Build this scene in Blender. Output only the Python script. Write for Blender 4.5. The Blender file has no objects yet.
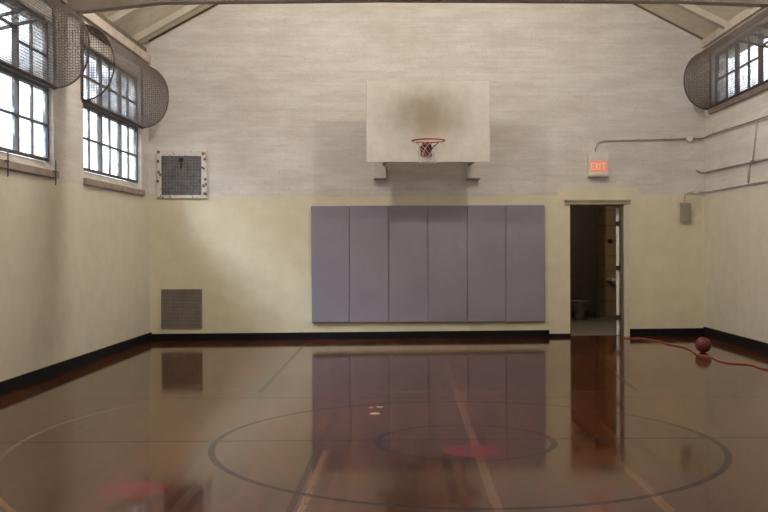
import bpy, bmesh, math, random
from mathutils import Vector, Matrix
random.seed(7)
PI = math.pi
scene = bpy.context.scene
COL = scene.collection

# ------------------------------------------------------------------ camera
F = 960.0                       # focal length in pixels of the 768 px frame
CAMH = 1.38
cam_d = bpy.data.cameras.new('camera'); cam = bpy.data.objects.new('camera', cam_d); COL.objects.link(cam)
cam_d.sensor_width = 36.0; cam_d.lens = 36.0 * F / 768.0
cam_d.clip_start = 0.05; cam_d.clip_end = 300
yaw = math.atan((406 - 384) / F); pitch = -math.atan((256 - 248) / F); roll = 0.0055
cam.matrix_world = (Matrix.Translation((0, 0, CAMH)) @ Matrix.Rotation(yaw, 4, 'Z')
                    @ Matrix.Rotation(PI / 2 + pitch, 4, 'X') @ Matrix.Rotation(-roll, 4, 'Z'))
scene.camera = cam
CM = cam.matrix_world.copy()

# ------------------------------------------------------------------ exposure and sky
vs = scene.view_settings
scene.display_settings.display_device = 'sRGB'
vs.view_transform = 'Standard'; vs.look = 'None'; vs.gamma = 1.0; vs.exposure = 0.0
vs.use_curve_mapping = False
WIN_SKY = 4.8
LAMP_HOOP = 190.0
HALL_FILL = 60.0  # unseen hall lamps, added as fill light
SUN_CLOUD = 85.0         # bright cloud round the veiled sun, high on the left
w = bpy.data.worlds.new('sky'); scene.world = w; w.use_nodes = True
nt = w.node_tree; bg = nt.nodes['Background']
tc = nt.nodes.new('ShaderNodeTexCoord'); nz = nt.nodes.new('ShaderNodeTexNoise'); rp = nt.nodes.new('ShaderNodeValToRGB')
nz.inputs['Scale'].default_value = 16; nz.inputs['Detail'].default_value = 6
rp.color_ramp.elements[0].position = .36; rp.color_ramp.elements[0].color = (.12, .13, .15, 1)
rp.color_ramp.elements[1].position = .60; rp.color_ramp.elements[1].color = (.93, .95, 1.0, 1)
nt.links.new(tc.outputs['Generated'], nz.inputs['Vector']); nt.links.new(nz.outputs['Fac'], rp.inputs['Fac'])
sx = nt.nodes.new('ShaderNodeSeparateXYZ'); nt.links.new(tc.outputs['Generated'], sx.inputs[0])
hr = nt.nodes.new('ShaderNodeValToRGB'); hr.color_ramp.interpolation = 'EASE'      # bright low cloud, darker overhead, dim ground
mr = nt.nodes.new('ShaderNodeMapRange'); mr.inputs[1].default_value = -1; mr.inputs[2].default_value = 1; nt.links.new(sx.outputs[2], mr.inputs[0]); nt.links.new(mr.outputs[0], hr.inputs[0])
el = hr.color_ramp.elements; el[0].position = .44; el[0].color = (.10, .11, .08, 1); el[1].position = .50; el[1].color = (1, 1, 1, 1)
e3 = el.new(.75); e3.color = (1, 1, 1, 1); e4 = el.new(.81); e4.color = (.12, .13, .16, 1)
mm = nt.nodes.new('ShaderNodeMix'); mm.data_type = 'RGBA'; mm.blend_type = 'MULTIPLY'; mm.inputs[0].default_value = 1
nt.links.new(rp.outputs['Color'], mm.inputs[6]); nt.links.new(hr.outputs['Color'], mm.inputs[7])
dp = nt.nodes.new('ShaderNodeVectorMath'); dp.operation = 'DOT_PRODUCT'; nt.links.new(tc.outputs['Generated'], dp.inputs[0])
dp.inputs[1].default_value = Vector((-1, -.6, 1.05)).normalized()
lb = nt.nodes.new('ShaderNodeMapRange'); lb.interpolation_type = 'SMOOTHSTEP'; lb.inputs[1].default_value = math.cos(math.radians(14)); lb.inputs[2].default_value = math.cos(math.radians(6))
lb.inputs[4].default_value = SUN_CLOUD / WIN_SKY; nt.links.new(dp.outputs['Value'], lb.inputs[0])
cl = nt.nodes.new('ShaderNodeMix'); cl.data_type = 'RGBA'; cl.blend_type = 'ADD'; cl.inputs[0].default_value = 1
lc = nt.nodes.new('ShaderNodeVectorMath'); lc.operation = 'SCALE'; lc.inputs[0].default_value = (.86, .93, 1.0); nt.links.new(lb.outputs[0], lc.inputs['Scale'])
nt.links.new(mm.outputs[2], cl.inputs[6]); nt.links.new(lc.outputs[0], cl.inputs[7])
nt.links.new(cl.outputs[2], bg.inputs['Color']); bg.inputs['Strength'].default_value = WIN_SKY

# ------------------------------------------------------------------ pixel -> place (each with its true depth)
def ray(px, py):
    d = CM.to_3x3() @ Vector(((px - 384) / F, -(py - 256) / F, -1.0))
    return CM.translation.copy(), d
def on_floor(px, py, z=0.0):
    o, d = ray(px, py); t = (z - o.z) / d.z; return o + d * t
def on_x(px, py, x):
    o, d = ray(px, py); t = (x - o.x) / d.x; return o + d * t
BL = on_floor(150, 341.0); BR = on_floor(705.3, 335.4)
XL, XR = BL.x, BR.x
UD = Vector((BR.x - BL.x, BR.y - BL.y, 0)); BW = UD.length; UD.normalize()
ND = Vector((UD.y, -UD.x, 0))           # out of the back wall, into the room
SK = math.atan2(UD.y, UD.x)
def on_back(px, py, d=0.0):              # -> (u, z) on the plane d metres in front of the back wall
    o, r = ray(px, py); p0 = BL + ND * d
    t = (p0 - o).dot(ND) / r.dot(ND); p = o + r * t
    return (p - BL).dot(UD), p.z
print('XL XR', XL, XR, 'BL', BL, 'BR', BR, 'W', BW)

# ------------------------------------------------------------------ mesh helpers
class MB:
    def __init__(s): s.bm = bmesh.new()
    def box(s, x0, x1, y0, y1, z0, z1, bevel=0):
        m = bmesh.new() if bevel else s.bm
        v = [m.verts.new(c) for c in ((x0,y0,z0),(x1,y0,z0),(x1,y1,z0),(x0,y1,z0),(x0,y0,z1),(x1,y0,z1),(x1,y1,z1),(x0,y1,z1))]
        for f in ((0,3,2,1),(4,5,6,7),(0,1,5,4),(1,2,6,5),(2,3,7,6),(3,0,4,7)): m.faces.new([v[i] for i in f])
        if bevel:
            bmesh.ops.bevel(m, geom=m.edges[:], offset=bevel, segments=3, affect='EDGES', profile=.5)
            me = bpy.data.meshes.new('t'); m.to_mesh(me); m.free(); s.bm.from_mesh(me); bpy.data.meshes.remove(me)
        return s
    def prism(s, pts, axis, a0, a1):
        """pts: 2-D outline; axis 'x','y','z' is the extrusion direction"""
        def c(p, a):
            return {'x': (a, p[0], p[1]), 'y': (p[0], a, p[1]), 'z': (p[0], p[1], a)}[axis]
        A = [s.bm.verts.new(c(p, a0)) for p in pts]; B = [s.bm.verts.new(c(p, a1)) for p in pts]
        s.bm.faces.new(A); s.bm.faces.new(B[::-1]); n = len(pts)
        for i in range(n): s.bm.faces.new([A[i], B[i], B[(i+1) % n], A[(i+1) % n]])
        return s
    def tube(s, pts, r, seg=8, closed=False, taper=None):
        pts = [Vector(p) for p in pts]; n = len(pts); rings = []
        up = Vector((0, 0, 1))
        for i, p in enumerate(pts):
            if closed: t = pts[(i+1) % n] - pts[i-1]
            else: t = pts[min(i+1, n-1)] - pts[max(i-1, 0)]
            t.normalize()
            a = t.cross(up)
            if a.length < .05: a = t.cross(Vector((0, 1, 0)))
            a.normalize(); b = t.cross(a)
            rr = r if taper is None else r * taper(i / (n - 1))
            rings.append([s.bm.verts.new(p + (a * math.cos(2*PI*k/seg) + b * math.sin(2*PI*k/seg)) * rr) for k in range(seg)])
        m = n if closed else n - 1
        for i in range(m):
            A, B = rings[i], rings[(i+1) % n]
            for k in range(seg): s.bm.faces.new([A[k], A[(k+1) % seg], B[(k+1) % seg], B[k]])
        if not closed: s.bm.faces.new(rings[0][::-1]); s.bm.faces.new(rings[-1])
        return s
    def lathe(s, prof, c=(0,0,0), seg=24, axis='z'):
        rings = []
        for r, h in prof:
            ring = []
            for k in range(seg):
                a = 2*PI*k/seg
                q = {'z': (r*math.cos(a), r*math.sin(a), h), 'y': (r*math.cos(a), h, r*math.sin(a)), 'x': (h, r*math.cos(a), r*math.sin(a))}[axis]
                ring.append(s.bm.verts.new((q[0]+c[0], q[1]+c[1], q[2]+c[2])))
            rings.append(ring)
        for A, B in zip(rings, rings[1:]):
            for k in range(seg): s.bm.faces.new([A[k], A[(k+1) % seg], B[(k+1) % seg], B[k]])
        s.bm.faces.new(rings[0][::-1]); s.bm.faces.new(rings[-1]); return s
    def build(s, name, m, parent=None, smooth=False, loc=None):
        bmesh.ops.recalc_face_normals(s.bm, faces=s.bm.faces[:])
        me = bpy.data.meshes.new(name); s.bm.to_mesh(me); s.bm.free(); me.materials.append(m)
        if smooth:
            for p in me.polygons: p.use_smooth = True
        o = bpy.data.objects.new(name, me); COL.objects.link(o)
        if parent: o.parent = parent
        if loc is not None: o.location = loc
        return o
def tag(o, label, cat, group=None):
    o['label'] = label; o['category'] = cat
    if group: o['group'] = group
    return o
def struct(o): o['kind'] = 'structure'; return o
def empty(name, loc=(0,0,0), rz=0):
    o = bpy.data.objects.new(name, None); COL.objects.link(o); o.empty_display_size = .1
    o.location = loc; o.rotation_euler = (0, 0, rz); return o
def at_back(u, z, d=0.0): return BL + UD * u + ND * d + Vector((0, 0, z))
def back_empty(name, u, z, d=0.0): return empty(name, at_back(u, z, d), SK)     # local x along the wall, local -y into the room
def copy_tree(o, parent=None):
    c = o.copy(); COL.objects.link(c)
    if parent: c.parent = parent
    for ch in list(o.children): copy_tree(ch, c)
    return c

# ------------------------------------------------------------------ material helpers
class NB:
    def __init__(s, name):
        s.mat = bpy.data.materials.new(name); s.mat.use_nodes = True; s.nt = s.mat.node_tree
        s.b = s.nt.nodes['Principled BSDF']
    def put(s, inp, v):
        if hasattr(v, 'is_linked') or isinstance(v, bpy.types.NodeSocket): s.nt.links.new(v, inp)
        elif isinstance(v, (tuple, list)): inp.default_value = (*v, 1) if len(v) == 3 and inp.type == 'RGBA' else v
        else: inp.default_value = v
    def m(s, op, a, b=0.0, c=0.0, clamp=False):
        n = s.nt.nodes.new('ShaderNodeMath'); n.operation = op; n.use_clamp = clamp
        s.put(n.inputs[0], a); s.put(n.inputs[1], b); s.put(n.inputs[2], c); return n.outputs[0]
    def pos(s):
        n = s.nt.nodes.new('ShaderNodeNewGeometry'); x = s.nt.nodes.new('ShaderNodeSeparateXYZ')
        s.nt.links.new(n.outputs['Position'], x.inputs[0]); return n.outputs['Position'], x.outputs[0], x.outputs[1], x.outputs[2]
    def objc(s): return s.nt.nodes.new('ShaderNodeTexCoord').outputs['Object']
    def vec(s, x, y, z):
        n = s.nt.nodes.new('ShaderNodeCombineXYZ'); s.put(n.inputs[0], x); s.put(n.inputs[1], y); s.put(n.inputs[2], z); return n.outputs[0]
    def scale(s, v, sc):
        n = s.nt.nodes.new('ShaderNodeMapping'); s.nt.links.new(v, n.inputs[0]); n.inputs['Scale'].default_value = sc; return n.outputs[0]
    def noise(s, v, sc, det=4, rough=.55):
        n = s.nt.nodes.new('ShaderNodeTexNoise'); s.nt.links.new(v, n.inputs['Vector'])
        n.inputs['Scale'].default_value = sc; n.inputs['Detail'].default_value = det; n.inputs['Roughness'].default_value = rough
        return n.outputs['Fac']
    def mix(s, f, a, b):
        n = s.nt.nodes.new('ShaderNodeMix'); n.data_type = 'RGBA'
        s.put(n.inputs[0], f); s.put(n.inputs[6], a); s.put(n.inputs[7], b); return n.outputs[2]
    def step(s, v, lo, hi):
        n = s.nt.nodes.new('ShaderNodeMapRange'); n.interpolation_type = 'SMOOTHSTEP'
        s.put(n.inputs[0], v); n.inputs[1].default_value = lo; n.inputs[2].default_value = hi; return n.outputs[0]
    def bump(s, h, strength=.3, dist=.01):
        n = s.nt.nodes.new('ShaderNodeBump'); n.inputs['Strength'].default_value = strength; n.inputs['Distance'].default_value = dist
        s.put(n.inputs['Height'], h); s.nt.links.new(n.outputs[0], s.b.inputs['Normal'])
    def col(s, c): s.put(s.b.inputs['Base Color'], c)
    def rough(s, r): s.put(s.b.inputs['Roughness'], r)
def simple(name, c, r=.6, metal=0.0, var=.12, sc=6.0, bump=0.0):
    n = NB(name); v = n.objc(); f = n.noise(v, sc, 5)
    n.col(n.mix(n.step(f, .3, .7), tuple(k * (1 - var) for k in c), tuple(min(1, k * (1 + var)) for k in c)))
    n.rough(r); n.b.inputs['Metallic'].default_value = metal
    if bump: n.bump(n.noise(v, sc * 8, 3), bump, .003)
    return n.mat

def wall_material(name, paint_z, back=False):
    n = NB(name); P, x, y, z = n.pos()
    if back:                                   # u along the skewed back wall
        u = n.m('ADD', n.m('MULTIPLY', n.m('SUBTRACT', x, BL.x), UD.x), n.m('MULTIPLY', n.m('SUBTRACT', y, BL.y), UD.y))
    else: u = y
    v2 = n.vec(u, z, 0)
    big = n.noise(v2, .9, 5); mid = n.noise(v2, 4, 5); fine = n.noise(v2, 30, 4)
    streak = n.noise(n.scale(v2, (.8, 3.6, 1)), 1.5, 7, .72)
    bk = n.nt.nodes.new('ShaderNodeTexBrick'); n.nt.links.new(v2, bk.inputs['Vector'])
    bk.inputs['Scale'].default_value = 1; bk.inputs['Brick Width'].default_value = .215; bk.inputs['Row Height'].default_value = .075
    bk.inputs['Mortar Size'].default_value = .007; bk.inputs['Mortar Smooth'].default_value = .6
    mort = bk.outputs['Fac']
    # the brush-on edge of the cream dado wanders a little
    edge = n.m('ADD', paint_z, n.m('MULTIPLY', n.m('SUBTRACT', n.noise(v2, 3, 3), .5), .05))
    if back:
        u0, _ = on_back(557, 190); u1, _ = on_back(638, 190); _, zt = on_back(600, 187.5)
        inside = n.m('MULTIPLY', n.m('GREATER_THAN', u, u0), n.m('LESS_THAN', u, u1))
        edge = n.m('ADD', edge, n.m('MULTIPLY', inside, max(0.05, zt - paint_z)))
    up = n.step(n.m('SUBTRACT', z, edge), -.012, .012)
    if True:
        white = n.mix(n.step(streak, .36, .66), (.605, .565, .515), (.715, .69, .65))
    white = n.mix(n.m('MULTIPLY', n.step(big, .45, .72), .40), white, (.50, .435, .36))
    white = n.mix(n.m('MULTIPLY', n.step(fine, .54, .72), .42), white, (.44, .40, .35))
    white = n.mix(n.m('MULTIPLY', mort, .09), white, (.36, .33, .30))
    scr = n.noise(n.scale(v2, (1.0, 9, 1)), 3.2, 6, .75)
    white = n.mix(n.m('MULTIPLY', n.m('MULTIPLY', n.step(scr, .54, .66), n.step(big, .3, .6)), .42), white, (.41, .37, .32))
    cream = n.mix(n.step(mid, .3, .7), *(((.66, .60, .44), (.71, .66, .50)) if back else ((.65, .61, .49), (.70, .665, .55))))
    cream = n.mix(n.m('MULTIPLY', n.step(big, .45, .75), .25), cream, (.61, .54, .41))
    cream = n.mix(n.m('MULTIPLY', n.step(fine, .66, .8), .18), cream, (.48, .42, .30))
    n.col(n.mix(up, cream, white)); n.rough(.62)
    n.bump(n.m('ADD', n.m('ADD', n.m('MULTIPLY', mort, n.m('MULTIPLY', up, -.7)), n.m('MULTIPLY', fine, .35)), n.m('MULTIPLY', n.m('MULTIPLY', streak, up), .8)), .3, .005)
    return n.mat

def floor_material():
    n = NB('varnished_maple_boards'); P, x, y, z = n.pos()
    bw = .057
    row = n.m('FLOOR', n.m('DIVIDE', x, bw)); fx = n.m('FRACT', n.m('DIVIDE', x, bw))
    wn = n.nt.nodes.new('ShaderNodeTexWhiteNoise'); wn.noise_dimensions = '1D'; n.nt.links.new(row, wn.inputs['W'])
    yy = n.m('ADD', y, n.m('MULTIPLY', wn.outputs['Value'], 5.0))
    seg = n.m('FLOOR', n.m('DIVIDE', yy, 1.3)); fy = n.m('FRACT', n.m('DIVIDE', yy, 1.3))
    w2 = n.nt.nodes.new('ShaderNodeTexWhiteNoise'); w2.noise_dimensions = '2D'; n.nt.links.new(n.vec(row, seg, 0), w2.inputs['Vector'])
    tone = w2.outputs['Value']
    grain = n.noise(n.scale(P, (75, 2.2, 1)), 1.6, 5, .65)
    big = n.noise(P, .55, 4)
    c = n.mix(tone, (.050, .014, .005), (.118, .036, .0125))
    c = n.mix(n.m('MULTIPLY', n.step(grain, .5, .78), .60), c, (.185, .068, .024))
    c = n.mix(n.m('MULTIPLY', n.step(big, .42, .7), .45), c, (.075, .021, .008))
    gap = n.m('MAXIMUM', n.m('LESS_THAN', fx, .035), n.m('LESS_THAN', fy, .004))
    c = n.mix(n.m('MULTIPLY', gap, .7), c, (.02, .008, .004))
    wear = n.noise(P, 14, 4); SP = []
    def paint(c, mask, colr, amt=.85):
        k = n.m('MULTIPLY', mask, n.m('MULTIPLY', n.step(wear, .12, .42), amt))
        if sum(colr) < .1: SP.append(k)
        return n.mix(k, c, colr)
    def band(v, c0, hw): return n.m('LESS_THAN', n.m('ABSOLUTE', n.m('SUBTRACT', v, c0)), hw)
    def rng(v, a, b): return n.m('MULTIPLY', n.m('GREATER_THAN', v, a), n.m('LESS_THAN', v, b))
    CX = on_floor(465.3, 441.3).x; CYl = on_floor(465.3, 441.3).y
    def dist(cx, cy):
        dx = n.m('SUBTRACT', x, cx); dy = n.m('SUBTRACT', y, cy)
        return n.m('SQRT', n.m('ADD', n.m('MULTIPLY', dx, dx), n.m('MULTIPLY', dy, dy)))
    DK = (.012, .016, .030); TAN = (.30, .15, .060)
    # tan lines
    yfar = on_floor(384, 392.0).y
    c = paint(c, band(y, yfar, .022), TAN, .55)
    c = paint(c, band(y, on_floor(384, 397.6).y, .018), (.035, .02, .016), .55)
    c = paint(c, n.m('MULTIPLY', band(x, .475, .028), n.m('LESS_THAN', y, 13.9)), TAN, .36)
    c = paint(c, n.m('MULTIPLY', band(x, on_floor(640, 481).x, .028), rng(y, 2.0, 6.25)), TAN, .36)
    c = paint(c, n.m('MULTIPLY', band(x, on_floor(296, 497).x + .06, .02), rng(y, 2.0, 6.5)), TAN, .36)
    d2 = dist(.42, 7.0)
    c = paint(c, n.m('MULTIPLY', band(d2, 3.2, .02), n.m('LESS_THAN', x, -1.4)), TAN, .7)
    for q, r in ((on_floor(375, 413.5), .045), (on_floor(380, 407), .03), (on_floor(371, 407.5), .02)):
        c = paint(c, n.m('LESS_THAN', dist(q.x, q.y), r), (.55, .36, .2), .9)
    # red spots
    for q in (on_floor(472, 450.5), on_floor(132, 489.5)):
        c = paint(c, n.m('LESS_THAN', dist(q.x, q.y), .2), (.20, .012, .022), .9)
    # dark blue lines
    a = on_floor(20, 442.6); b = on_floor(740, 437.6)
    sl = (b.y - a.y) / (b.x - a.x)
    c = paint(c, band(n.m('SUBTRACT', y, n.m('MULTIPLY', x, sl)), a.y - a.x * sl, .022), DK, .7)
    for p0, p1 in ((on_floor(307, 342), on_floor(259.5, 393)), (on_floor(574, 345), on_floor(638, 391.5))):
        s2 = (p1.x - p0.x) / (p1.y - p0.y)
        c = paint(c, n.m('MULTIPLY', band(n.m('SUBTRACT', x, n.m('MULTIPLY', y, s2)), p0.x - p0.y * s2, .026), rng(y, p1.y, 13.9)), DK, .65)
    c = paint(c, n.m('MULTIPLY', band(x, on_floor(296, 497).x, .02), rng(y, 2.0, 6.5)), DK, .65)
    e = n.m('MULTIPLY', n.m('SUBTRACT', n.noise(P, 2, 2), .5), .01)
    d1 = n.m('ADD', dist(CX, CYl), e)
    L = on_floor(208, 450); R = on_floor(735.5, 454)
    Rout = (R.x - L.x) / 2 * 1.0
    c = paint(c, band(dist((L.x + R.x) / 2, CYl), Rout, .023), DK, .78)
    L = on_floor(377.3, 442.6); R = on_floor(553.2, 441)
    c = paint(c, band(d1, (R.x - L.x) / 2, .024), DK, .78)
    print('circle', CX, CYl, Rout, (R.x - L.x) / 2)
    n.col(c)
    tot = SP[0]
    for q in SP[1:]: tot = n.m('MAXIMUM', tot, q)
    n.put(n.b.inputs['Specular IOR Level'], n.m('SUBTRACT', .21, n.m('MULTIPLY', tot, .18)))
    n.rough(n.m('ADD', n.m('ADD', .045, n.m('MULTIPLY', tot, .1)), n.m('ADD', n.m('MULTIPLY', tone, .03), n.m('MULTIPLY', n.noise(P, 5, 4), .03))))
    n.b.inputs['IOR'].default_value = 1.5
    wav = n.m('ADD', n.m('MULTIPLY', tone, .5), n.m('ADD', n.m('MULTIPLY', n.noise(n.scale(P, (16, 1.0, 1)), 1.0, 3), 1.0), n.m('MULTIPLY', gap, -.6)))
    n.bump(wav, .06, .002)
    return n.mat

M = {}
PZ = 2.15
M['back'] = wall_material('whitewashed_brick_over_cream', PZ + .02, True)
M['side'] = wall_material('side_brick_over_cream', PZ)
M['floor'] = floor_material()
M['deck'] = simple('cream_roof_boards', (.78, .71, .58), .7, var=.08)
M['rafter'] = simple('painted_rafters', (.56, .50, .41), .7, var=.1)
M['steelbeam'] = simple('grey_painted_beam', (.34, .30, .26), .6, var=.1)
M['plate'] = simple('wall_plate_paint', (.52, .45, .37), .7)
M['darkwood_and_shade'] = simple('dark_wood_and_eave_shade', (.16, .12, .085), .8)  # wood parts; on the eave boards its dark tone stands for shade
M['base'] = simple('black_baseboard', (.006, .005, .006), .7); M['base'].node_tree.nodes['Principled BSDF'].inputs['Specular IOR Level'].default_value = .2
M['sill'] = simple('sill_paint', (.30, .245, .215), .6, var=.2)
M['sillpale'] = simple('pale_sill_slope', (.62, .56, .48), .6, var=.15)
M['steel'] = simple('window_steel', (.085, .080, .080), .5, var=.2)
M['wire'] = simple('brown_guard_wire', (.115, .084, .068), .6, var=.1)
M['rim'] = simple('guard_rim_iron', (.09, .07, .058), .6)
M['board'] = None
M['rimred'] = simple('red_rim_enamel', (.27, .024, .022), .45)
M['white'] = simple('white_enamel', (.66, .63, .58), .45, var=.05)
M['net'] = simple('white_net_cord', (.55, .52, .5), .9)
M['pad'] = None
M['conduit'] = simple('painted_conduit', (.48, .44, .385), .5)
M['darkpipe'] = simple('brown_painted_pipe', (.25, .215, .185), .5)
M['boxgrey'] = simple('grey_box_metal', (.28, .255, .20), .5)
M['ballpatch'] = simple('box_patch_paint', (.63, .57, .42), .6)
M['trimdoor'] = simple('door_trim_paint', (.62, .58, .46), .5, var=.06)
M['head'] = simple('door_head_paint', (.36, .31, .22), .5)
M['doorwhite'] = simple('white_door_edge', (.74, .72, .66), .5, var=.04)
M['hinge'] = simple('dark_hinge', (.04, .035, .03), .5, .6)
M['tile'] = None
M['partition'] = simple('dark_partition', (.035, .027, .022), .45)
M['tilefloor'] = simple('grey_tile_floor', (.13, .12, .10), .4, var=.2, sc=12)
M['porcelain'] = simple('porcelain', (.62, .62, .56), .2, var=.03)
M['dimporcelain'] = simple('dimmed_porcelain', (.11, .105, .085), .4, var=.2)  # pale toilet porcelain, coloured dark to stand for the dim corner
M['cord'] = simple('orange_cord_jacket', (.34, .085, .055), .6, var=.05)
M['grille'] = None

def pad_mat():
    n = NB('grey_violet_vinyl'); v = n.objc(); P, x, y, z = n.pos()
    a = n.noise(P, 1.4, 5); b = n.noise(n.scale(P, (1, 1, .35)), 7, 5)
    c = n.mix(n.step(a, .3, .7), (.245, .225, .285), (.285, .262, .325))
    c = n.mix(n.m('MULTIPLY', n.step(b, .5, .8), .35), c, (.225, .19, .225))
    n.col(c); n.rough(.5); n.bump(n.noise(P, 120, 2), .15, .001); return n.mat
M['pad'] = pad_mat()
def board_mat():
    # painted backboard with the brown scuff cloud left by balls above the rim
    n = NB('dirty_white_backboard'); v = n.objc(); sx = n.nt.nodes.new('ShaderNodeSeparateXYZ'); n.nt.links.new(v, sx.inputs[0])
    x, z = sx.outputs[0], sx.outputs[2]
    nn = n.noise(v, 3.2, 5)
    dx = n.m('DIVIDE', n.m('SUBTRACT', x, -.02), .68); dz = n.m('DIVIDE', n.m('SUBTRACT', z, .66), .46)
    d = n.m('ADD', n.m('SQRT', n.m('ADD', n.m('MULTIPLY', dx, dx), n.m('MULTIPLY', dz, dz))), n.m('MULTIPLY', n.m('SUBTRACT', nn, .5), .9))
    k = n.m('MULTIPLY', n.m('SUBTRACT', 1.0, n.step(d, .0, 1.35)), .95)
    c = n.mix(n.step(n.noise(v, 8, 4), .3, .7), (.55, .515, .46), (.61, .575, .52))
    c = n.mix(k, c, (.27, .215, .15))
    n.col(c); n.rough(.5); return n.mat
M['board'] = board_mat()
def tile_mat():
    n = NB('brown_wall_tile'); P, x, y, z = n.pos()
    bk = n.nt.nodes.new('ShaderNodeTexBrick'); n.nt.links.new(n.vec(x, z, y), bk.inputs['Vector']); bk.offset = 0
    bk.inputs['Scale'].default_value = 1; bk.inputs['Brick Width'].default_value = .3; bk.inputs['Row Height'].default_value = .3
    bk.inputs['Mortar Size'].default_value = .012
    bk.inputs['Color1'].default_value = (.30, .215, .13, 1); bk.inputs['Color2'].default_value = (.33, .24, .15, 1); bk.inputs['Mortar'].default_value = (.22, .155, .095, 1)
    n.col(bk.outputs['Color']); n.rough(.4); return n.mat
M['tile'] = tile_mat()
def glass_mat():
    n = NB('dusty_window_glass'); nt = n.nt
    g = nt.nodes.new('ShaderNodeBsdfTransparent'); g.inputs[0].default_value = (.93, .95, .97, 1)
    gl = nt.nodes.new('ShaderNodeBsdfGlossy'); gl.inputs['Roughness'].default_value = .05
    tr = nt.nodes.new('ShaderNodeBsdfTranslucent'); tr.inputs[0].default_value = (.85, .87, .9, 1)
    m1 = nt.nodes.new('ShaderNodeMixShader'); m2 = nt.nodes.new('ShaderNodeMixShader')
    P, x, y, z = n.pos()
    nt.links.new(n.m('MULTIPLY', n.step(n.noise(P, 6, 4), .4, .7), .30), m1.inputs[0])
    nt.links.new(g.outputs[0], m1.inputs[1]); nt.links.new(tr.outputs[0], m1.inputs[2])
    m2.inputs[0].default_value = .05
    nt.links.new(m1.outputs[0], m2.inputs[1]); nt.links.new(gl.outputs[0], m2.inputs[2])
    nt.links.new(m2.outputs[0], nt.nodes['Material Output'].inputs['Surface']); return n.mat
M['glass'] = glass_mat()
def rough_frame():
    n = NB('flaking_white_frame'); v = n.objc()
    f = n.noise(v, 16, 4, .7); n.col(n.mix(n.step(f, .56, .62), (.62, .58, .52), (.09, .075, .06))); n.rough(.8)
    n.bump(f, .6, .01); return n.mat
M['flake'] = rough_frame()
M['screen'] = simple('grey_vent_screen', (.20, .19, .19), .7, var=.25, sc=14)
M['screenback'] = simple('vent_duct_dark', (.05, .048, .05), .9)
M['grille'] = simple('brown_return_grille', (.21, .175, .145), .6, var=.15, sc=10)
def ball_mat():
    n = NB('brown_basketball_rubber'); v = n.objc()
    n.col(n.mix(n.step(n.noise(v, 12, 3), .3, .7), (.13, .028, .018), (.17, .038, .024))); n.rough(.55)
    n.bump(n.noise(v, 220, 1), .4, .002); return n.mat
M['ball'] = ball_mat()
M['seam'] = simple('black_ball_seam', (.015, .012, .012), .6)
def emis(name, c, s):
    n = NB(name); n.b.inputs['Base Color'].default_value = (c[0] * .3, c[1] * .3, c[2] * .3, 1); n.b.inputs['Emission Color'].default_value = (*c, 1)
    n.b.inputs['Emission Strength'].default_value = s; return n.mat
M['exit'] = emis('exit_face_glow', (.92, .30, .19), .55)
M['exitletter'] = emis('exit_letter_glow', (1.0, .50, .37), .66)
M['fillglobe'] = emis('fill_globe_glow', (1, .93, .82), 6)  # glow of the added washroom globe
M['lampmetal'] = simple('lamp_metal', (.45, .45, .43), .4, .6)

# ------------------------------------------------------------------ room shell
YF = -4.0                                   # wall behind the camera
YB = max(BL.y, BR.y) + .1
EAVE = 4.30; EAVE_R = 4.58
APEX_X = (XL + XR) / 2
# roof underside: read where it meets the back wall
def zb(px, py):
    u, z = on_back(px, py); return (BL + UD * u).x, z
rl0, rl1, rr0, rr1 = zb(146, 42), zb(218, 3), zb(702, 38), zb(630, 1)
slope_l = (rl1[1] - rl0[1]) / (rl1[0] - rl0[0]); slope_r = (rr1[1] - rr0[1]) / (rr0[0] - rr1[0])
SL = (slope_l + slope_r) / 2
def roof_l(x): return rl0[1] + (x - rl0[0]) * slope_l
def roof_r(x): return rr0[1] + (rr0[0] - x) * slope_r
APEX_X = (rr0[1] - rl0[1] + rr0[0] * slope_r + rl0[0] * slope_l) / (slope_l + slope_r); APEX_Z = roof_l(APEX_X)
print('roof', rl0, rr0, slope_l, slope_r, APEX_X, APEX_Z)

# windows: bays along y (same rhythm on both side walls)
PITCH = .84
WY = [(11.43 - 3.5 * k, 11.43 - 3.5 * k + 3 * PITCH) for k in range(4)]        # far one first
WZ0, WZS, WZT, WZ1 = 2.23, 2.35, 3.14, 3.87
RZ0, RZ1, RP = 3.50, 4.27, .90
RY_ = [(14.60 - 3 * RP - 3.7 * k, 14.60 - 3.7 * k) for k in range(4)]

struct(MB().box(XL - .3, XR + .3, YF - .3, YB + .3, -.12, 0).build('floor', M['floor']))
def side_wall(x0, x1, zlow, name, WY, WZ1, EAVE):
    b = MB(); b.box(x0, x1, YF, YB + .25, 0, zlow); b.box(x0, x1, YF, YB + .25, WZ1, EAVE)
    ys = sorted(WY); prev = YF
    for a, c in ys:
        b.box(x0, x1, prev, a, zlow, WZ1); prev = c
    b.box(x0, x1, prev, YB + .25, zlow, WZ1)
    return struct(b.build(name, M['side']))
side_wall(XL - .22, XL, WZ0, 'wall_left', WY, WZ1, EAVE)
side_wall(XR, XR + .22, RZ0 - .06, 'wall_right', RY_, RZ1, EAVE_R)
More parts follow.
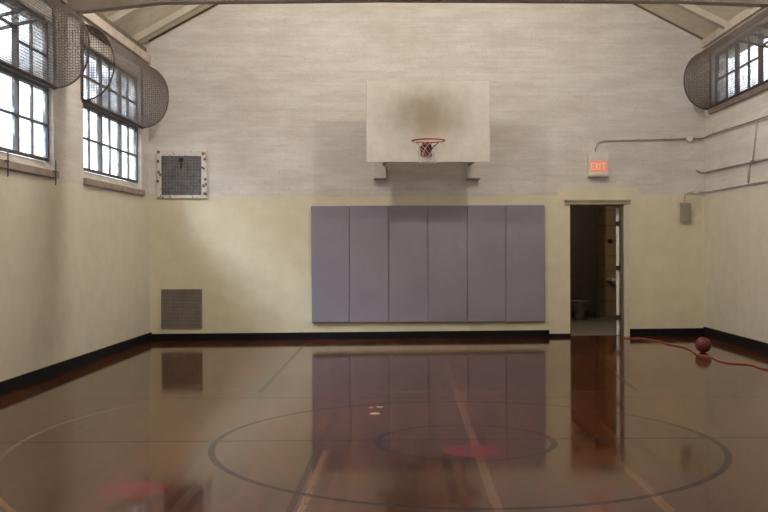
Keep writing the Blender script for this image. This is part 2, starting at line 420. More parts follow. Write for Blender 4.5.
# back wall in its own frame (u, -d, z), with the doorway left open
du0, _ = on_back(570, 270); du1, _ = on_back(624, 270); _, dz1 = on_back(597, 204.5)
bwall = MB(); T = .16
ext = .25
bwall.box(-ext, du0, 0, T, 0, 4.2); bwall.box(du1, BW + ext, 0, T, 0, 4.2); bwall.box(du0, du1, 0, T, dz1, 4.2)
def ua(x): return (x - BL.x) / UD.x
bwall.prism([(-ext, 4.2), (BW + ext, 4.2), (BW + ext, roof_r(XR + .25)), (ua(APEX_X), APEX_Z), (-ext, roof_l(XL - .25))], 'y', 0, T)
o = struct(bwall.build('wall_back', M['back'])); o.location = BL; o.rotation_euler = (0, 0, SK)
fw = MB(); fw.prism([(XL - .25, 0), (XR + .25, 0), (XR + .25, roof_r(XR + .25)), (APEX_X, APEX_Z), (XL - .25, roof_l(XL - .25))], 'y', YF - .2, YF)
struct(fw.build('wall_front', M['side']))

# ceiling deck, rafters, tie beam
cb = MB(); t = .05; e = .5
cb.prism([(XL - e, roof_l(XL - e)), (APEX_X, APEX_Z), (XR + e, roof_r(XR + e)), (XR + e, roof_r(XR + e) + t), (APEX_X, APEX_Z + t), (XL - e, roof_l(XL - e) + t)], 'y', YF - .2, YB + .2)
ceil = struct(cb.build('ceiling', M['deck']))
RD = .10
y = 13.82
while y > YF + .5:
    r = MB(); a, c = XL - .2, XR + .2
    r.prism([(a, roof_l(a)), (APEX_X, APEX_Z), (c, roof_r(c)), (c, roof_r(c) - RD), (APEX_X, APEX_Z - RD), (a, roof_l(a) - RD)], 'y', y, y + .12)
    r.build('rafter', M['rafter'], ceil); y -= 1.15
# tie beam with a tapering haunch at each wall
TY = 10.8
zb_w = on_x(70, 14, XL + .03).z
def zt(px, py):
    o_, d_ = ray(px, py); k = (TY - o_.y) / d_.y; p = o_ + d_ * k; return p.x, p.z
p1, p2, p3, p4, p5 = zt(72, 13), zt(158, 2), zt(384, -.5), zt(680, 1), zt(780, 6.5)
tb = MB(); top = 4.62
tb.prism([(XL + .0, p1[1]), p2, p3, p4, (XR, p5[1]), (XR, top), (XL, top)], 'y', TY, TY + .14)
tb.build('tie_beam', M['steelbeam'], ceil)

# eaves: gap under the roof closed by a board darkened for its shade, a proud plate below it
def eave(x_in, sgn, n1, n2, EAVE):
    a = MB(); z0 = EAVE - .16
    xs = sorted((x_in, x_in + sgn * .05)); a.box(xs[0], xs[1], YF, YB - .0, z0 + .02, EAVE - .02)
    struct(a.build(n1, M['plate']))
    b = MB(); xs = sorted((x_in - sgn * .02, x_in - sgn * .2)); b.box(xs[0], xs[1], YF, YB, EAVE, (roof_l(xs[0]) if sgn > 0 else roof_r(xs[1])))
    struct(b.build(n2, M['darkwood_and_shade']))
eave(XL, 1, 'trim_1', 'trim_2', EAVE)
eave(XR, -1, 'trim_3', 'trim_4', EAVE_R)

# dark joint between the roof boards and the back wall
j = MB()
j.prism([(ua(XL + .02), roof_l(XL + .02) - .03), (ua(APEX_X), APEX_Z - .03), (ua(XR - .02), roof_r(XR - .02) - .03), (ua(XR - .02), roof_r(XR - .02)), (ua(APEX_X), APEX_Z), (ua(XL + .02), roof_l(XL + .02))], 'y', -.02, 0)
o = struct(j.build('trim_5', M['darkwood_and_shade'])); o.location = BL; o.rotation_euler = (0, 0, SK)
# baseboards
def zback(px, py): return on_back(px, py)[1]
ub1, _ = on_back(549, 335)
b = MB(); b.box(.0, ub1, -.03, 0, 0, zback(340, 332)); b.box(ub1, du0 - .0, -.025, 0, 0, zback(560, 333.6))
uj, _ = on_back(630, 330)
b.box(uj, BW, -.03, 0, 0, zback(670, 328.4))
o = struct(b.build('baseboard_back', M['base'])); o.location = BL; o.rotation_euler = (0, 0, SK)
zlb = on_x(20, 376.0, XL + .02).z; zrb = on_x(750, 339, XR - .02).z
print('baseboard z', zlb, zrb, zback(340, 332))
struct(MB().box(XL, XL + .03, YF, BL.y, 0, zlb).build('baseboard_left', M['base']))
struct(MB().box(XR - .03, XR, YF, BR.y, 0, zrb).build('baseboard_right', M['base']))

# ------------------------------------------------------------------ windows
def window(num, xw, sgn, y0, z0, zs, zt_, z1, pivots, rods=False, PITCH=PITCH):
    """xw wall face, sgn +1 when the room is towards +x. Steel window of three bays."""
    y1 = y0 + 3 * PITCH
    root = struct(empty('window_%d' % num, (xw, y0, z0)))
    def X(d): return -sgn * d                      # d metres behind the wall face
    D = .05
    def bx(mb, d0, d1, ya, yb, za, zb_):
        a, c = sorted((X(d0), X(d1))); mb.box(a, c, ya, yb, za, zb_)
    Z = lambda z: z - z0
    W = 3 * PITCH
    f = MB()
    bx(f, D, D + .05, 0, .035, Z(zs), Z(z1)); bx(f, D, D + .05, W - .035, W, Z(zs), Z(z1))
    bx(f, D, D + .05, .035, W - .035, Z(zs), Z(zs) + .03); bx(f, D, D + .05, .035, W - .035, Z(z1) - .03, Z(z1))
    f.build('window_frame', M['steel'], root)
    if zt_: 
        f = MB(); bx(f, D - .015, D + .05, .035, W - .035, Z(zt_) - .025, Z(zt_) + .025); f.build('transom', M['steel'], root)
    for k in (1, 2):
        f = MB(); bx(f, D - .01, D + .05, k * PITCH - .022, k * PITCH + .022, Z(zs) + .03, Z(z1) - .03); f.build('mullion', M['steel'], root)
    rows = [(zs, zt_), (zt_, z1)] if zt_ else [(zs, z1)]
    for (ra, rb) in rows:
        for k in range(3):
            ya, yb = k * PITCH, (k + 1) * PITCH; upper = rb == z1
            if upper and k in pivots: 
                # pivoting ventilator, swung nearly level, inner edge raised
                zc = (ra + rb) / 2; hl = (rb - ra) / 2 - .05; th = math.radians(13)
                e_ = empty('ventilator_sash', (X(D + .02), (ya + yb) / 2, Z(zc) + .13)); e_.parent = root
                e_.rotation_euler = (0, -sgn * th, 0)
                hw = PITCH / 2 - .04
                s = MB()
                for q in (-hl, hl): s.box(q - .018, q + .018, -hw, hw, -.015, .015)
                for q in (-hw, 0, hw): s.box(-hl, hl, q - (.018 if q else .01), q + (.018 if q else .01), -.015, .015)
                s.box(-.01, .01, -hw, hw, -.012, .012)
                s.build('sash_bars', M['steel'], e_)
                g = MB(); g.box(-hl, hl, -hw, hw, -.002, .002); g.build('glass_pane', M['glass'], e_)
                continue
            m_ = MB()
            bx(m_, D + .01, D + .04, (ya + yb) / 2 - .011, (ya + yb) / 2 + .011, Z(ra) + .02, Z(rb) - .02)
            zc = (ra + rb) / 2
            bx(m_, D + .008, D + .038, ya + .03, yb - .03, Z(zc) - .011, Z(zc) + .011)
            m_.build('muntin_bars', M['steel'], root)
            g = MB(); bx(g, D + .022, D + .027, ya + .02, yb - .02, Z(ra) + .02, Z(rb) - .02); g.build('glass_pane', M['glass'], root)
    # sloped inner sill and its nosing
    s = MB(); s.prism([(X(-.0), 0), (X(D + .06), 0), (X(D + .06), Z(zs)), (X(0.0), .012)], 'y', 0, W); s.build('window_sill', M['sillpale'], root)
    s = MB(); a, c = sorted((X(-.045), X(0))); s.box(a, c, -.02, W + .04, -.065, .008); s.build('sill_nosing', M['sill'], root)
    # jamb linings
    if rods:
        for yy in rods:
            s = MB(); s.tube([(X(-.07), yy, .12), (X(-.07), yy, -.12), (X(-.065), yy, -.15)], .008, 6)
            s.box(min(X(-.08), X(0)), max(X(-.08), X(0)), yy - .012, yy + .012, -.01, .01); s.build('operator_rod', M['steel'], root)
    # portal so daylight is sampled well
    L = bpy.data.lights.new('daylight_portal', 'AREA'); L.shape = 'RECTANGLE'; L.size = z1 - zs; L.size_y = W; L.cycles.is_portal = True
    lo = bpy.data.objects.new('daylight_portal', L); COL.objects.link(lo)
    lo.location = (xw - sgn * (D + .12), y0 + W / 2, (zs + z1) / 2); lo.rotation_euler = (0, -sgn * PI / 2, 0)
    return root
yr1 = on_x(8, 170, XL + .07).y; yr2 = on_x(55.7, 170, XL + .07).y
window(1, XL, 1, WY[1][0], WZ0, WZS, WZT, WZ1, (1,), rods=(yr1 - WY[1][0], yr2 - WY[1][0]))
window(2, XL, 1, WY[0][0], WZ0, WZS, WZT, WZ1, ())
window(3, XR, -1, RY_[0][0], RZ0 - .06, RZ0, None, RZ1, (0,), PITCH=RP)
window(4, XL, 1, WY[2][0], WZ0, WZS, WZT, WZ1, (1,))
window(5, XL, 1, WY[3][0], WZ0, WZS, WZT, WZ1, ())
for k in (1, 2, 3): window(5 + k, XR, -1, RY_[k][0], RZ0 - .06, RZ0, None, RZ1, (), PITCH=RP)

# ------------------------------------------------------------------ wire guards over the opening vents
def guard(xw, sgn, y0, y1, zc, a, bz, label):
    root = empty('wire_window_guard', (xw, y0, zc)); tag(root, label, 'window guard', 'half-round wire guards over the windows')
    W = y1 - y0
    def prof(t):                        # t 0..1 from bottom to top round the bulge
        an = -PI / 2 + PI * t; p = 2.1
        c, s = math.cos(an), math.sin(an)
        return sgn * (a * (abs(c) ** (2 / p)) + .01), bz * math.copysign(abs(s) ** (2 / p), s)
    NA = 28; arc = [prof(i / NA) for i in range(NA + 1)]
    step = .030; wr = .0027
    m = MB(); n = int(W / step)
    for i in range(n + 1):              # hoops
        yy = i * W / n; m.tube([(q[0], yy, q[1]) for q in arc], wr, 4)
    L = sum(math.dist(arc[i], arc[i+1]) for i in range(NA)); k = int(L / step)
    for j in range(k + 1):              # long wires
        s_ = j * L / k; acc = 0
        for i in range(NA):
            d = math.dist(arc[i], arc[i+1])
            if acc + d >= s_ - 1e-9:
                f = (s_ - acc) / d; q = (arc[i][0] + (arc[i+1][0] - arc[i][0]) * f, arc[i][1] + (arc[i+1][1] - arc[i][1]) * f); break
            acc += d
        m.tube([(q[0], 0, q[1]), (q[0], W, q[1])], wr, 4)
    m.build('wire_mesh', M['wire'], root)
    for yy in (0, W):
        m = MB(); xx = step / 2
        xs = lambda z: max(0, a * (1 - min(1, abs(z) / bz) ** 2.1) ** (1 / 2.1))
        z = -bz + step
        while z < bz: m.tube([(0, yy, z), (sgn * xs(z), yy, z)], wr, 4); z += step
        x = step
        while x < a:
            zz = bz * (1 - (x / a) ** 2.1) ** (1 / 2.1); m.tube([(sgn * x, yy, -zz), (sgn * x, yy, zz)], wr, 4); x += step
        m.build('end_mesh', M['wire'], root)
        m = MB(); m.tube([(q[0], yy, q[1]) for q in arc], .011, 6)
        m.box(min(0, sgn * .012), max(0, sgn * .012), yy - .035, yy + .035, -bz, bz)
        m.build('end_rim', M['rim'], root)
    m = MB()
    for z in (-bz, bz): m.box(min(sgn * .002, sgn * .03), max(sgn * .002, sgn * .03), 0, W, z - .022, z + .022)
    m.build('wall_rail', M['rim'], root)
    return root
GZ = (3.16 + 4.06) / 2; GB = .45
guard(XL, 1, WY[1][0] - .05, WY[1][1] + .03, GZ, .385, GB, 'brown half-round wire guard on the left wall, farther from the back wall')
guard(XL, 1, WY[0][0] - .05, WY[0][1] + .03, GZ, .385, GB, 'brown half-round wire guard over the left window nearest the back wall')
guard(XR, -1, RY_[0][0] - 1.1, RY_[0][1] + .06, 3.89, .39, .44, 'brown half-round wire guard high on the right wall')

# ------------------------------------------------------------------ door and the washroom beyond
dr = back_empty('door_1', du0, 0); struct(dr); DW = du1 - du0
m = MB(); h0 = -.08; m.box(h0, DW + .09, -.03, .0, dz1, dz1 + .065); m.box(h0 - .01, DW + .10, -.045, 0, dz1 + .05, dz1 + .07); m.build('head_casing', M['head'], dr)
m = MB(); m.box(DW + .0, DW + .075, -.02, .0, 0, dz1); m.box(DW, DW + .001, 0, T, 0, dz1); m.build('jamb_casing', M['trimdoor'], dr)
m = MB(); m.box(.0, .012, 0, T, 0, dz1); m.box(DW - .02, DW, .02, T - .04, 0, dz1); m.box(.012, DW - .02, .03, T, dz1 - .02, dz1); m.build('door_frame', M['darkwood_and_shade'], dr)
leaf = empty('door_leaf', (DW - .075, T + .0, 0)); leaf.parent = dr; leaf.rotation_euler = (0, 0, math.radians(-17))
m = MB(); m.box(0, .045, 0, .80, .01, dz1 - .05); m.build('door_panel', M['doorwhite'], leaf)
for hz in (.28, 1.05, 1.74):
    m = MB(); m.box(-.004, .06, -.022, 0, hz - .035, hz + .035); m.tube([(.055, -.018, hz - .045), (.055, -.018, hz + .045)], .012, 8); m.build('hinge', M['hinge'], leaf)
# washroom shell
RY = 4.2
wr0, wr1 = -.75, DW + 1.25
def bk(name, mb, m_): 
    o = struct(mb.build(name, m_)); o.location = at_back(du0, 0); o.rotation_euler = (0, 0, SK); return o
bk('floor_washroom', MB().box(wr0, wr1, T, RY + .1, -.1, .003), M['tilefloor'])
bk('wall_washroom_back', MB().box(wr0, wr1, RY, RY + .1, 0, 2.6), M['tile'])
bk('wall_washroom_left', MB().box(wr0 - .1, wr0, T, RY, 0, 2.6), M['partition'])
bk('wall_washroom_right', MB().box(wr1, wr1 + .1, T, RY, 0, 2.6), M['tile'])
bk('ceiling_washroom', MB().box(wr0, wr1, T, RY, 2.6, 2.7), M['deck'])
# a stall partition hides the left half of the tiled wall
def depth_u(px, py, dep):            # local (x, z) in the door frame at dep behind the wall face
    u, z = on_back(px, py, -dep); return u - du0, z
xa, _ = depth_u(597.5, 260, 3.9)
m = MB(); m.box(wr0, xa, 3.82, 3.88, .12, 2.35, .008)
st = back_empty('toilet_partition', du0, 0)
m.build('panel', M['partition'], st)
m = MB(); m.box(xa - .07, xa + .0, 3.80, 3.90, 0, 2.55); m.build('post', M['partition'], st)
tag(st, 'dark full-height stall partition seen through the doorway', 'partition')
# sink on the right
xs, zsn = depth_u(611, 278, 3.85); 
sk = back_empty('washroom_sink', du0, 0)
m = MB(); m.box(xs, xs + .5, 3.78, 4.2, zsn - .07, zsn, .015)
m.prism([(xs + .06, zsn - .07), (xs + .44, zsn - .07), (xs + .34, zsn - .2), (xs + .16, zsn - .2)], 'y', 3.86, 4.14); m.build('basin', M['porcelain'], sk)
m = MB(); m.tube([(xs + .25, 4.0, zsn - .2), (xs + .25, 4.0, .35), (xs + .25, 4.08, .28), (xs + .25, 4.2, .28)], .02, 8); m.build('drain_pipe', M['hinge'], sk)
m = MB(); m.tube([(xs + .25, 4.14, zsn), (xs + .25, 4.14, zsn + .1), (xs + .25, 4.02, zsn + .12), (xs + .25, 3.98, zsn + .08)], .012, 8); m.build('tap', M['lampmetal'], sk)
tag(sk, 'white wall-hung sink on the brown tiled washroom wall', 'sink')
xd, zd = depth_u(610, 241, 4.15)
m = MB(); m.box(xd - .03, xd + .03, 4.12, 4.2, zd - .04, zd + .04, .012); o = m.build('soap_dispenser', M['hinge'])
o.location = at_back(du0, 0); o.rotation_euler = (0, 0, SK); tag(o, 'small dark soap dispenser on the tiled wall above the sink', 'dispenser')
# toilet at the left
xt, zt1 = depth_u(580, 304, 3.3)
tl = back_empty('toilet', du0, 0)
m = MB(); m.lathe([(.10, .004), (.11, .03), (.09, .14), (.13, .24), (.17, .30), (.18, .34), (.13, .34), (.10, .25)], (xt, 3.35, 0), 20); m.build('bowl', M['dimporcelain'], tl, True)
m = MB(); m.lathe([(.12, .342), (.19, .342), (.19, .365), (.12, .365)], (xt, 3.35, 0), 20); m.build('seat', M['dimporcelain'], tl)
tag(tl, 'pale low toilet bowl in the dark washroom corner', 'toilet')
# unseen washroom globe, added to brighten the tiled wall
wl = back_empty('washroom_fill_lamp', du0 + .3, 2.6, -1.9)
m = MB(); m.lathe([(.06, 0), (.09, -.03), (.11, -.09), (.09, -.15), (.03, -.18)], (0, 0, 0), 16); m.build('globe', M['fillglobe'], wl, True)
tag(wl, 'added unseen globe lamp lighting the washroom', 'lamp')
L = bpy.data.lights.new('washroom_fill_light', 'POINT'); L.energy = 34; L.shadow_soft_size = .1; L.color = (1, .85, .65)
lo = bpy.data.objects.new('washroom_fill_light', L); COL.objects.link(lo); lo.parent = wl; lo.location = (0, 0, -.28)

# ------------------------------------------------------------------ wall pads
PT = .05
pu0, pz0 = on_back(312, 321.8, PT); pu1, pz1 = on_back(544.5, 205.5, PT)
edges = [on_back(px, 260, PT)[0] for px in (311.3, 349.3, 388.6, 428, 467.3, 506, 545)]
names = ['leftmost', 'second from the left', 'third from the left', 'fourth from the left', 'fifth from the left', 'rightmost, nearest the doorway']
zs_top = [on_back(px, py, PT)[1] for px, py in ((330, 205.8), (369, 205.6), (408, 205.5), (447, 205.5), (486, 205.2), (525, 205.0))]
zs_bot = [on_back(px, py, PT)[1] for px, py in ((330, 322.6), (369, 322.5), (408, 322.4), (447, 322.3), (486, 322.2), (525, 322.0))]
for i in range(6):
    a, c = edges[i] + .002, edges[i+1] - .002
    r = back_empty('wall_pad', a, zs_bot[i]); H = zs_top[i] - zs_bot[i]
    m = MB(); m.box(0, c - a, -PT, -.012, 0, H, .012); m.build('vinyl_cushion', M['pad'], r)
    m = MB(); m.box(.01, c - a - .01, -.012, 0, .01, H - .01); m.build('backing_board', M['darkwood_and_shade'], r)
    tag(r, 'grey-violet vinyl wall pad, %s of the row of six' % names[i], 'wall pad', 'vinyl pads on the back wall')

# ------------------------------------------------------------------ hoop
BD = .90
hu0, hz0 = on_back(366.5, 162.2, BD); hu1, hz1 = on_back(489.8, 81.2, BD); hc = (hu0 + hu1) / 2; HW = hu1 - hu0; HH = hz1 - hz0
print('backboard', HW, HH, hz0)
hoop = back_empty('basketball_hoop', hc, hz0, BD)       # local: x along wall, -y into room, z up from board bottom
m = MB(); m.box(-HW/2, HW/2, 0, .04, 0, HH, .006); m.build('backboard', M['board'], hoop)
rc_u, rz = on_back(428.7, 140.5, BD + .40); rx = rc_u - hc; rzz = rz - hz0
RR = .228
m = MB(); m.tube([(rx + RR * math.cos(2*PI*k/32), -.15 - RR + RR * math.sin(2*PI*k/32), rzz) for k in range(32)], .0095, 8, True); m.build('rim', M['rimred'], hoop, True)
m = MB(); m.box(rx - .08, rx + .08, -.02, 0, rzz - .19, rzz - .03, .004)
m.box(rx - .06, rx + .06, -.16, -.02, rzz - .03, rzz - .008)
for s_ in (-1, 1): m.prism([(-.15, rzz - .02), (-.02, rzz - .02), (-.02, rzz - .15)], 'x', rx + s_ * .055 - .006, rx + s_ * .055 + .006)
m.build('rim_bracket', M['rimred'], hoop)
for s_ in (-1, 1): m = MB(); m.tube([(rx + s_ * .17, -.15 - RR + .14, rzz), (rx + s_ * .1, -.1, rzz - .05), (rx + s_ * .07, -.02, rzz - .1)], .008, 6); m.build('rim_brace', M['rimred'], hoop)
# net: torn short net, diamonds of cord
m = MB(); NS = 9
def netp(k, lv):
    rr = [RR, .19, .155, .125, .115][lv]; zz = [0, -.09, -.17, -.25, -.33][lv]
    an = 2*PI*(k + (lv % 2) * .5) / NS
    return (rx + rr * math.cos(an), -.15 - RR + rr * math.sin(an), rzz + zz)
for lv in range(4):
    for k in range(NS):
        m.tube([netp(k, lv), netp(k, lv + 1)], .003, 4)
        m.tube([netp(k, lv), netp(k - 1 + (lv % 2) * 2, lv + 1)], .003, 4)
m.build('net', M['net'], hoop)
# wall arms and the two white feet below the board
for s_, pxa, pxb in ((-1, 374, 386), (1, 467, 480)):
    ua0, za1 = on_back(pxa, 164.5, .1); ub0, za0 = on_back(pxb, 178, .1)
    m = MB(); m.box(ua0 - hc, ub0 - hc, BD - .12, BD, za0 - hz0, za1 - hz0 + .10, .006); m.build('wall_foot', M['white'], hoop)
    m = MB(); xm = (ub0 - hc - .03) if s_ < 0 else (ua0 - hc + .03)
    m.box(xm - .02, xm + .02, .04, BD - .12, .02, .06); m.build('lower_support_arm', M['darkpipe'], hoop)
    m = MB(); m.box(xm - .02, xm + .02, .04, BD, HH * .7, HH * .7 + .04); m.build('upper_support_arm', M['darkpipe'], hoop)
    m = MB(); m.box(ua0 - hc - .0, ub0 - hc, BD - .13, BD, za0 - hz0 - .02, za0 - hz0); m.build('foot_ledge', M['darkpipe'], hoop)
tag(hoop, 'scuffed white rectangular backboard with small red rim on the back wall', 'basketball hoop')

# ------------------------------------------------------------------ exit sign
eu0, ez0 = on_back(588.5, 175.5, .08); eu1, ez1 = on_back(608.5, 152.3, .08)
ex = back_empty('exit_sign', eu0, ez0); EW, EH = eu1 - eu0, ez1 - ez0
m = MB(); m.box(0, EW, -.08, 0, 0, EH, .008); m.build('housing', M['white'], ex)
m = MB(); m.box(0, EW, -.11, -.0, -.02, .012, .004); m.build('bottom_ledge', M['conduit'], ex)
fz0, fz1 = EH * .16, EH * .63
m = MB(); m.box(EW * .10, EW * .92, -.084, -.078, fz0, fz1); m.build('glowing_face', M['exit'], ex)
m = MB(); LW = EW * .155; G = EW * .035; lx = EW * .13; lh0, lh1 = fz0 + .03, fz1 - .03; st_ = .013; yb0, yb1 = -.087, -.083
def bar(x0, z0, x1, z1):
    d = Vector((x1 - x0, 0, z1 - z0)); nrm = Vector((-d.z, 0, d.x)).normalized() * st_ / 2; P0 = Vector((x0, 0, z0)); P1 = Vector((x1, 0, z1))
    m.prism([((P0 + nrm).x, (P0 + nrm).z), ((P1 + nrm).x, (P1 + nrm).z), ((P1 - nrm).x, (P1 - nrm).z), ((P0 - nrm).x, (P0 - nrm).z)], 'y', yb0, yb1)
h = st_ / 2; mid = (lh0 + lh1) / 2
bar(lx + h, lh0, lx + h, lh1)
for zz in (lh0 + h, mid, lh1 - h): bar(lx, zz, lx + LW, zz)
lx += LW + G; bar(lx, lh0, lx + LW, lh1); bar(lx, lh1, lx + LW, lh0)
lx += LW + G; bar(lx + h + .01, lh0, lx + h + .01, lh1)
lx += .04 + G; bar(lx, lh1 - h, lx + LW, lh1 - h); bar(lx + LW/2, lh0, lx + LW/2, lh1)
m.build('lettering', M['exitletter'], ex)
tag(ex, 'small white exit sign with glowing red face above the doorway', 'exit sign')

# ------------------------------------------------------------------ conduits and boxes
def bw_pt(px, py, d): u, z = on_back(px, py, d); return at_back(u, z, d)
def rw_pt(px, py, d): return on_x(px, py, XR - d)
jc = bw_pt(690, 138.5, .03)
pts = [bw_pt(595.5, 152.5, .03), bw_pt(595.5, 148, .03), bw_pt(597, 143.5, .03), bw_pt(600, 141.3, .03), bw_pt(605, 140.4, .03), bw_pt(650, 139.4, .03), bw_pt(686, 138.7, .03)]
cr = empty('electrical_conduit', bw_pt(640, 140, .0))
def childify(mb, name, mat, root, smooth=False):
    o = mb.build(name, mat, None, smooth); o.parent = root; o.matrix_parent_inverse = Matrix.Translation(root.location).inverted() if root.rotation_euler[2] == 0 else root.matrix_basis.inverted(); return o
childify(MB().tube(pts, .011, 8), 'pipe', M['conduit'], cr, True)
for q in (bw_pt(638, 139.8, .0), bw_pt(664, 139.2, 0)):
    m = MB(); m.box(q.x - .015, q.x + .015, q.y - .045, q.y - .012, q.z - .018, q.z + .018); childify(m, 'strap', M['conduit'], cr)
cor = Vector((XR - .03, BR.y - .03, on_x(705, 138, XR - .03).z))
pts = [bw_pt(693, 138.4, .03), cor + Vector((-.06, -.0, -.0)), cor + Vector((-.01, -.05, 0)), rw_pt(712, 134, .03), rw_pt(740, 125.2, .03), rw_pt(757, 119.6, .03), rw_pt(790, 109, .03)]
childify(MB().tube(pts, .011, 8), 'pipe', M['darkpipe'], cr, True)
tag(cr, 'painted conduit running from the exit sign to the right wall', 'conduit')
m = MB(); m.lathe([(.052, 0), (.052, -.05), (.045, -.06), (.02, -.062)], (0, 0, 0), 20, 'y'); jb = m.build('junction_box', M['white'])
u_, z_ = on_back(690, 138.5, .05); jb.location = at_back(u_, z_); jb.rotation_euler = (0, 0, SK)
tag(jb, 'round white junction box on the upper conduit near the right corner', 'junction box')
# second conduit on right wall
c2 = empty('electrical_conduit', rw_pt(735, 167, 0))
q0 = bw_pt(697, 171, .03); zc2 = rw_pt(706, 172.3, .03)
pts = [q0 + Vector((0, .03, 0)), q0, Vector((XR - .06, BR.y - .035, zc2.z)), Vector((XR - .03, BR.y - .09, zc2.z)), rw_pt(735, 165.7, .03), rw_pt(768, 158.8, .03), rw_pt(790, 154.2, .03)]
childify(MB().tube(pts, .013, 8), 'pipe', M['darkpipe'], c2, True)
childify(MB().tube([rw_pt(749.3, 163, .02), rw_pt(748, 183, .02)], .016, 8), 'drop_pipe', M['conduit'], c2, True)
childify(MB().tube([rw_pt(757, 121, .015), rw_pt(752.8, 160, .015)], .008, 8), 'riser_pipe', M['conduit'], c2, True)
m = MB()
for px, py in ((755, 161.8),):
    q = rw_pt(px, py, 0); m.box(q.x - .05, q.x, q.y - .03, q.y + .03, q.z - .02, q.z + .02)
childify(m, 'strap', M['darkpipe'], c2)
tag(c2, 'dark conduit on the right wall just above the cream paint', 'conduit')
# bell box
gu0, gz0 = on_back(681.5, 221.5, .07); gu1, gz1 = on_back(690.5, 202.5, .07)
gb = back_empty('wall_speaker_box', gu0, gz0)
m = MB(); m.box(0, gu1 - gu0, -.07, -.008, 0, gz1 - gz0, .01); m.build('casing', M['boxgrey'], gb)
pu, pz = on_back(677.5, 224.5, 0); pu2, pz2 = on_back(701, 197, 0)
m = MB(); m.box(pu - gu0, pu2 - gu0, -.008, 0, pz - gz0, pz2 - gz0); m.build('mounting_panel', M['ballpatch'], gb)
tag(gb, 'narrow grey metal box on a cream panel right of the doorway', 'wall box')
c3 = empty('electrical_conduit', bw_pt(690, 192, 0))
p_ = rw_pt(708, 191.5, .02)
pts = [bw_pt(684.5, 203, .03), bw_pt(684.5, 197, .03), bw_pt(685.5, 193.8, .03), bw_pt(688, 192.6, .03), bw_pt(691.3, 192.3, .03)]
childify(MB().tube(pts, .010, 8), 'pipe', M['conduit'], c3, True)
pts = [bw_pt(699.5, 191.8, .03), Vector((XR - .06, BR.y - .03, p_.z)), Vector((XR - .02, BR.y - .08, p_.z)), rw_pt(735, 186.6, .02), rw_pt(790, 177, .02)]
childify(MB().tube(pts, .010, 8), 'pipe', M['conduit'], c3, True)
tag(c3, 'thin cream conduit curving from the grey box into the corner', 'conduit')
m = MB(); m.lathe([(.05, 0), (.05, -.05), (.04, -.06)], (0, 0, 0), 20, 'y'); jb = m.build('junction_box', M['trimdoor'])
u_, z_ = on_back(695.5, 191.3, .05); jb.location = at_back(u_, z_); jb.rotation_euler = (0, 0, SK)
tag(jb, 'cream round junction box just above the narrow grey box', 'junction box')

# ------------------------------------------------------------------ vents
vu0, vz0 = on_back(156.8, 198.5, .03); vu1, vz1 = on_back(206.5, 150.5, .03)
iu0, iz0 = on_back(161.5, 195.2, .02); iu1, iz1 = on_back(201.2, 156, .02)
v = back_empty('wall_vent', vu0, vz0); VW, VH = vu1 - vu0, vz1 - vz0
ix0, ix1, jz0, jz1 = iu0 - vu0, iu1 - vu0, iz0 - vz0, iz1 - vz0
m = MB()
m.box(0, ix0, -.03, 0, 0, VH, .004); m.box(ix1, VW, -.028, 0, 0, VH, .004); m.box(ix0, ix1, -.03, 0, jz1, VH, .004); m.box(ix0, ix1, -.03, 0, 0, jz0, .004)
m.build('vent_frame', M['flake'], v)
m = MB(); m.box(ix0, ix1, -.006, -.001, jz0, jz1); m.build('duct_back', M['screenback'], v)
m = MB(); q = .022
x = ix0
while x < ix1: m.box(x, x + .008, -.022, -.014, jz0, jz1); x += q
z = jz0
while z < jz1: m.box(ix0, ix1, -.020, -.012, z, z + .008); z += q
m.build('screen', M['screen'], v)
m = MB(); cx_ = (ix0 + ix1) / 2; m.box(cx_ - .035, cx_ + .035, -.04, -.02, jz1 - .09, jz1 - .03, .006); m.box(cx_ - .012, cx_ + .012, -.035, -.02, jz1 - .19, jz1 - .09); m.build('latch', M['hinge'], v)
for fx_, fz_ in ((.04, .97), (.93, .93), (.96, .82), (.03, .78), (.04, .55), (.02, .36), (.97, .4), (.95, .1)):
    m = MB(); m.box(VW * fx_ - .018, VW * fx_ + .02, -.036, -.026, VH * fz_ - .022, VH * fz_ + .02, .004)
    m.build('rusty_clip', M['darkwood_and_shade'], v)
tag(v, 'square grey mesh vent in a flaking white frame, upper left', 'vent')
gu0, gz0 = on_back(161.3, 328.8, .02); gu1, gz1 = on_back(202, 289, .02)
g = back_empty('return_air_grille', gu0, gz0); GW, GH = gu1 - gu0, gz1 - gz0
m = MB(); m.box(0, .018, -.02, 0, 0, GH); m.box(GW - .018, GW, -.02, 0, 0, GH); m.box(.018, GW - .018, -.02, 0, 0, .018); m.box(.018, GW - .018, -.02, 0, GH - .018, GH); m.build('grille_frame', M['grille'], g)
m = MB(); m.box(.01, GW - .01, -.004, -.001, .01, GH - .01); m.build('dark_backing', M['screenback'], g)
m = MB(); k = int(GH / .022)
for i in range(k): 
    z = .02 + i * (GH - .04) / k; m.prism([(-.018, z), (-.015, z + .002), (-.005, z + .016), (-.008, z + .014)], 'x', .018, GW - .018)
k = 10
for i in range(1, k): x = i * GW / k; m.box(x - .003, x + .003, -.019, -.015, .018, GH - .018)
m.build('louvres', M['grille'], g)
tag(g, 'square brown louvred grille low on the back wall, lower left', 'vent')

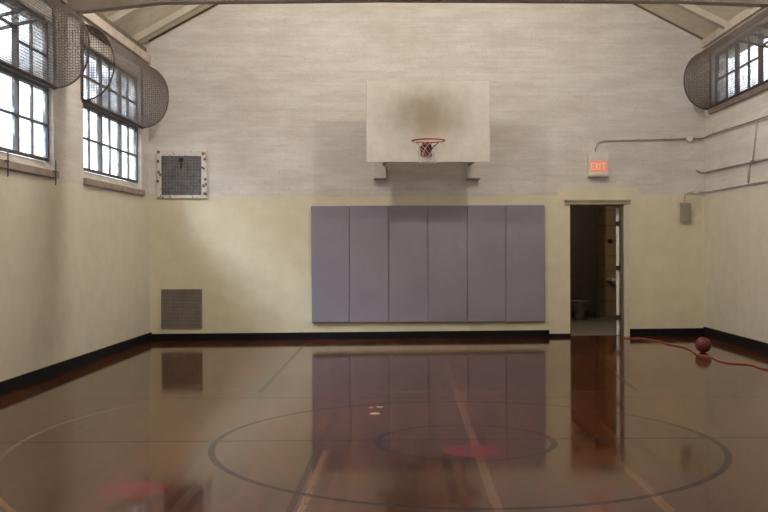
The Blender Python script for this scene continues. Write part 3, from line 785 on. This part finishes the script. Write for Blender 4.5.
# ------------------------------------------------------------------ ball and cord
bp = on_floor(703.3, 352.6); BRD = .101
o_, d_ = ray(703, 343.7); 
ball = empty('basketball', (bp.x, bp.y, BRD)); tag(ball, 'reddish-brown basketball on the floor in the right corner', 'basketball')
bm_ = bmesh.new(); bmesh.ops.create_uvsphere(bm_, u_segments=40, v_segments=24, radius=BRD); mb = MB(); mb.bm.free(); mb.bm = bm_; mb.build('ball_skin', M['ball'], ball, True)
m = MB(); rs = BRD + .0004
m.tube([(rs*math.cos(2*PI*k/48), rs*math.sin(2*PI*k/48), 0) for k in range(48)], .0022, 5, True)
m.tube([(rs*math.cos(2*PI*k/48), 0, rs*math.sin(2*PI*k/48)) for k in range(48)], .0022, 5, True)
for s_ in (-1, 1):
    pts = []
    for k in range(48):
        a = 2*PI*k/48; p = Vector((math.cos(a) * .75, s_ * (.62 + .18 * math.cos(2*a)), math.sin(a) * .75)); p.normalize(); pts.append(p * rs)
    m.tube(pts, .0022, 5, True)
sm = m.build('seams', M['seam'], ball); sm.rotation_euler = (.5, .4, .3)
cpx = [(622, 337.6), (632, 338.3), (640, 338.2), (650, 339.6), (660, 341.4), (668, 344.0), (676, 345.4), (685, 347.2), (692, 350.5), (698, 354.6), (706, 355.8), (713, 357.6), (718, 360.2), (728, 362.6), (740, 363.3), (752, 364.6), (760, 367.5), (768, 369.3), (778, 370), (800, 374)]
cp = [on_floor(*q, .009) for q in cpx]
def cat(P, n=6):
    out = []
    for i in range(len(P) - 1):
        a, b_, c, d = P[max(i-1, 0)], P[i], P[i+1], P[min(i+2, len(P)-1)]
        for k in range(n):
            t_ = k / n; out.append(.5 * ((2*b_) + (c - a)*t_ + (2*a - 5*b_ + 4*c - d)*t_*t_ + (-a + 3*b_ - 3*c + d)*t_**3))
    return out + [P[-1]]
cord = MB().tube([(p.x, p.y, .009) for p in cat(cp)], .009, 6).build('extension_cord', M['cord'], None, True)
tag(cord, 'orange-red extension cord trailing across the floor past the ball', 'cord')
kp = [on_floor(x_, y_, .008) for x_, y_ in ((692, 354.5), (698, 356.2), (704, 357.2), (710, 357.6), (715, 357.2))]

# ------------------------------------------------------------------ unseen roof lamps: hoop pair set by the backboard's shadow, hall rows added as fill
def lamp(x, y, energy, lab):
    ztop = min(roof_l(x), roof_r(x)); zl = 5.25
    r = empty('unseen_pendant_lamp', (x, y, zl)); tag(r, lab, 'lamp', 'pendant lamps under the roof')
    MB().tube([(0, 0, .28), (0, 0, ztop - zl)], .012, 6).build('stem', M['lampmetal'], r)
    MB().lathe([(.03, .30), (.06, .27), (.08, .16), (.075, .10), (.06, .10)], (0, 0, 0), 20).build('cap', M['lampmetal'], r, True)
    gm = emis('lamp_globe_glow', (1, .93, .85), energy / (PI * 4 * PI * .12 ** 2))
    MB().lathe([(.12 * math.sin(PI * k / 12) + .001, -.12 * math.cos(PI * k / 12)) for k in range(13)], (0, 0, 0), 20).build('globe', gm, r, True)
HX = at_back(hc, 0).x
for s_, n_ in ((-1, 'left'), (1, 'right')):
    lamp(HX + s_ * 1.85, 11.0, LAMP_HOOP, 'metal pendant lamp under the roof, %s of the hoop' % n_)
for yy, w_ in ((7.2, 'middle of the hall'), (2.0, 'end of the hall behind the camera')):  # unseen rows added to fill the hall with light
    for s_, n_ in ((-1, 'left'), (1, 'right')):
        lamp(HX + s_ * 1.6, yy, HALL_FILL, 'added unseen fill lamp under the roof, %s row, %s' % (n_, w_))
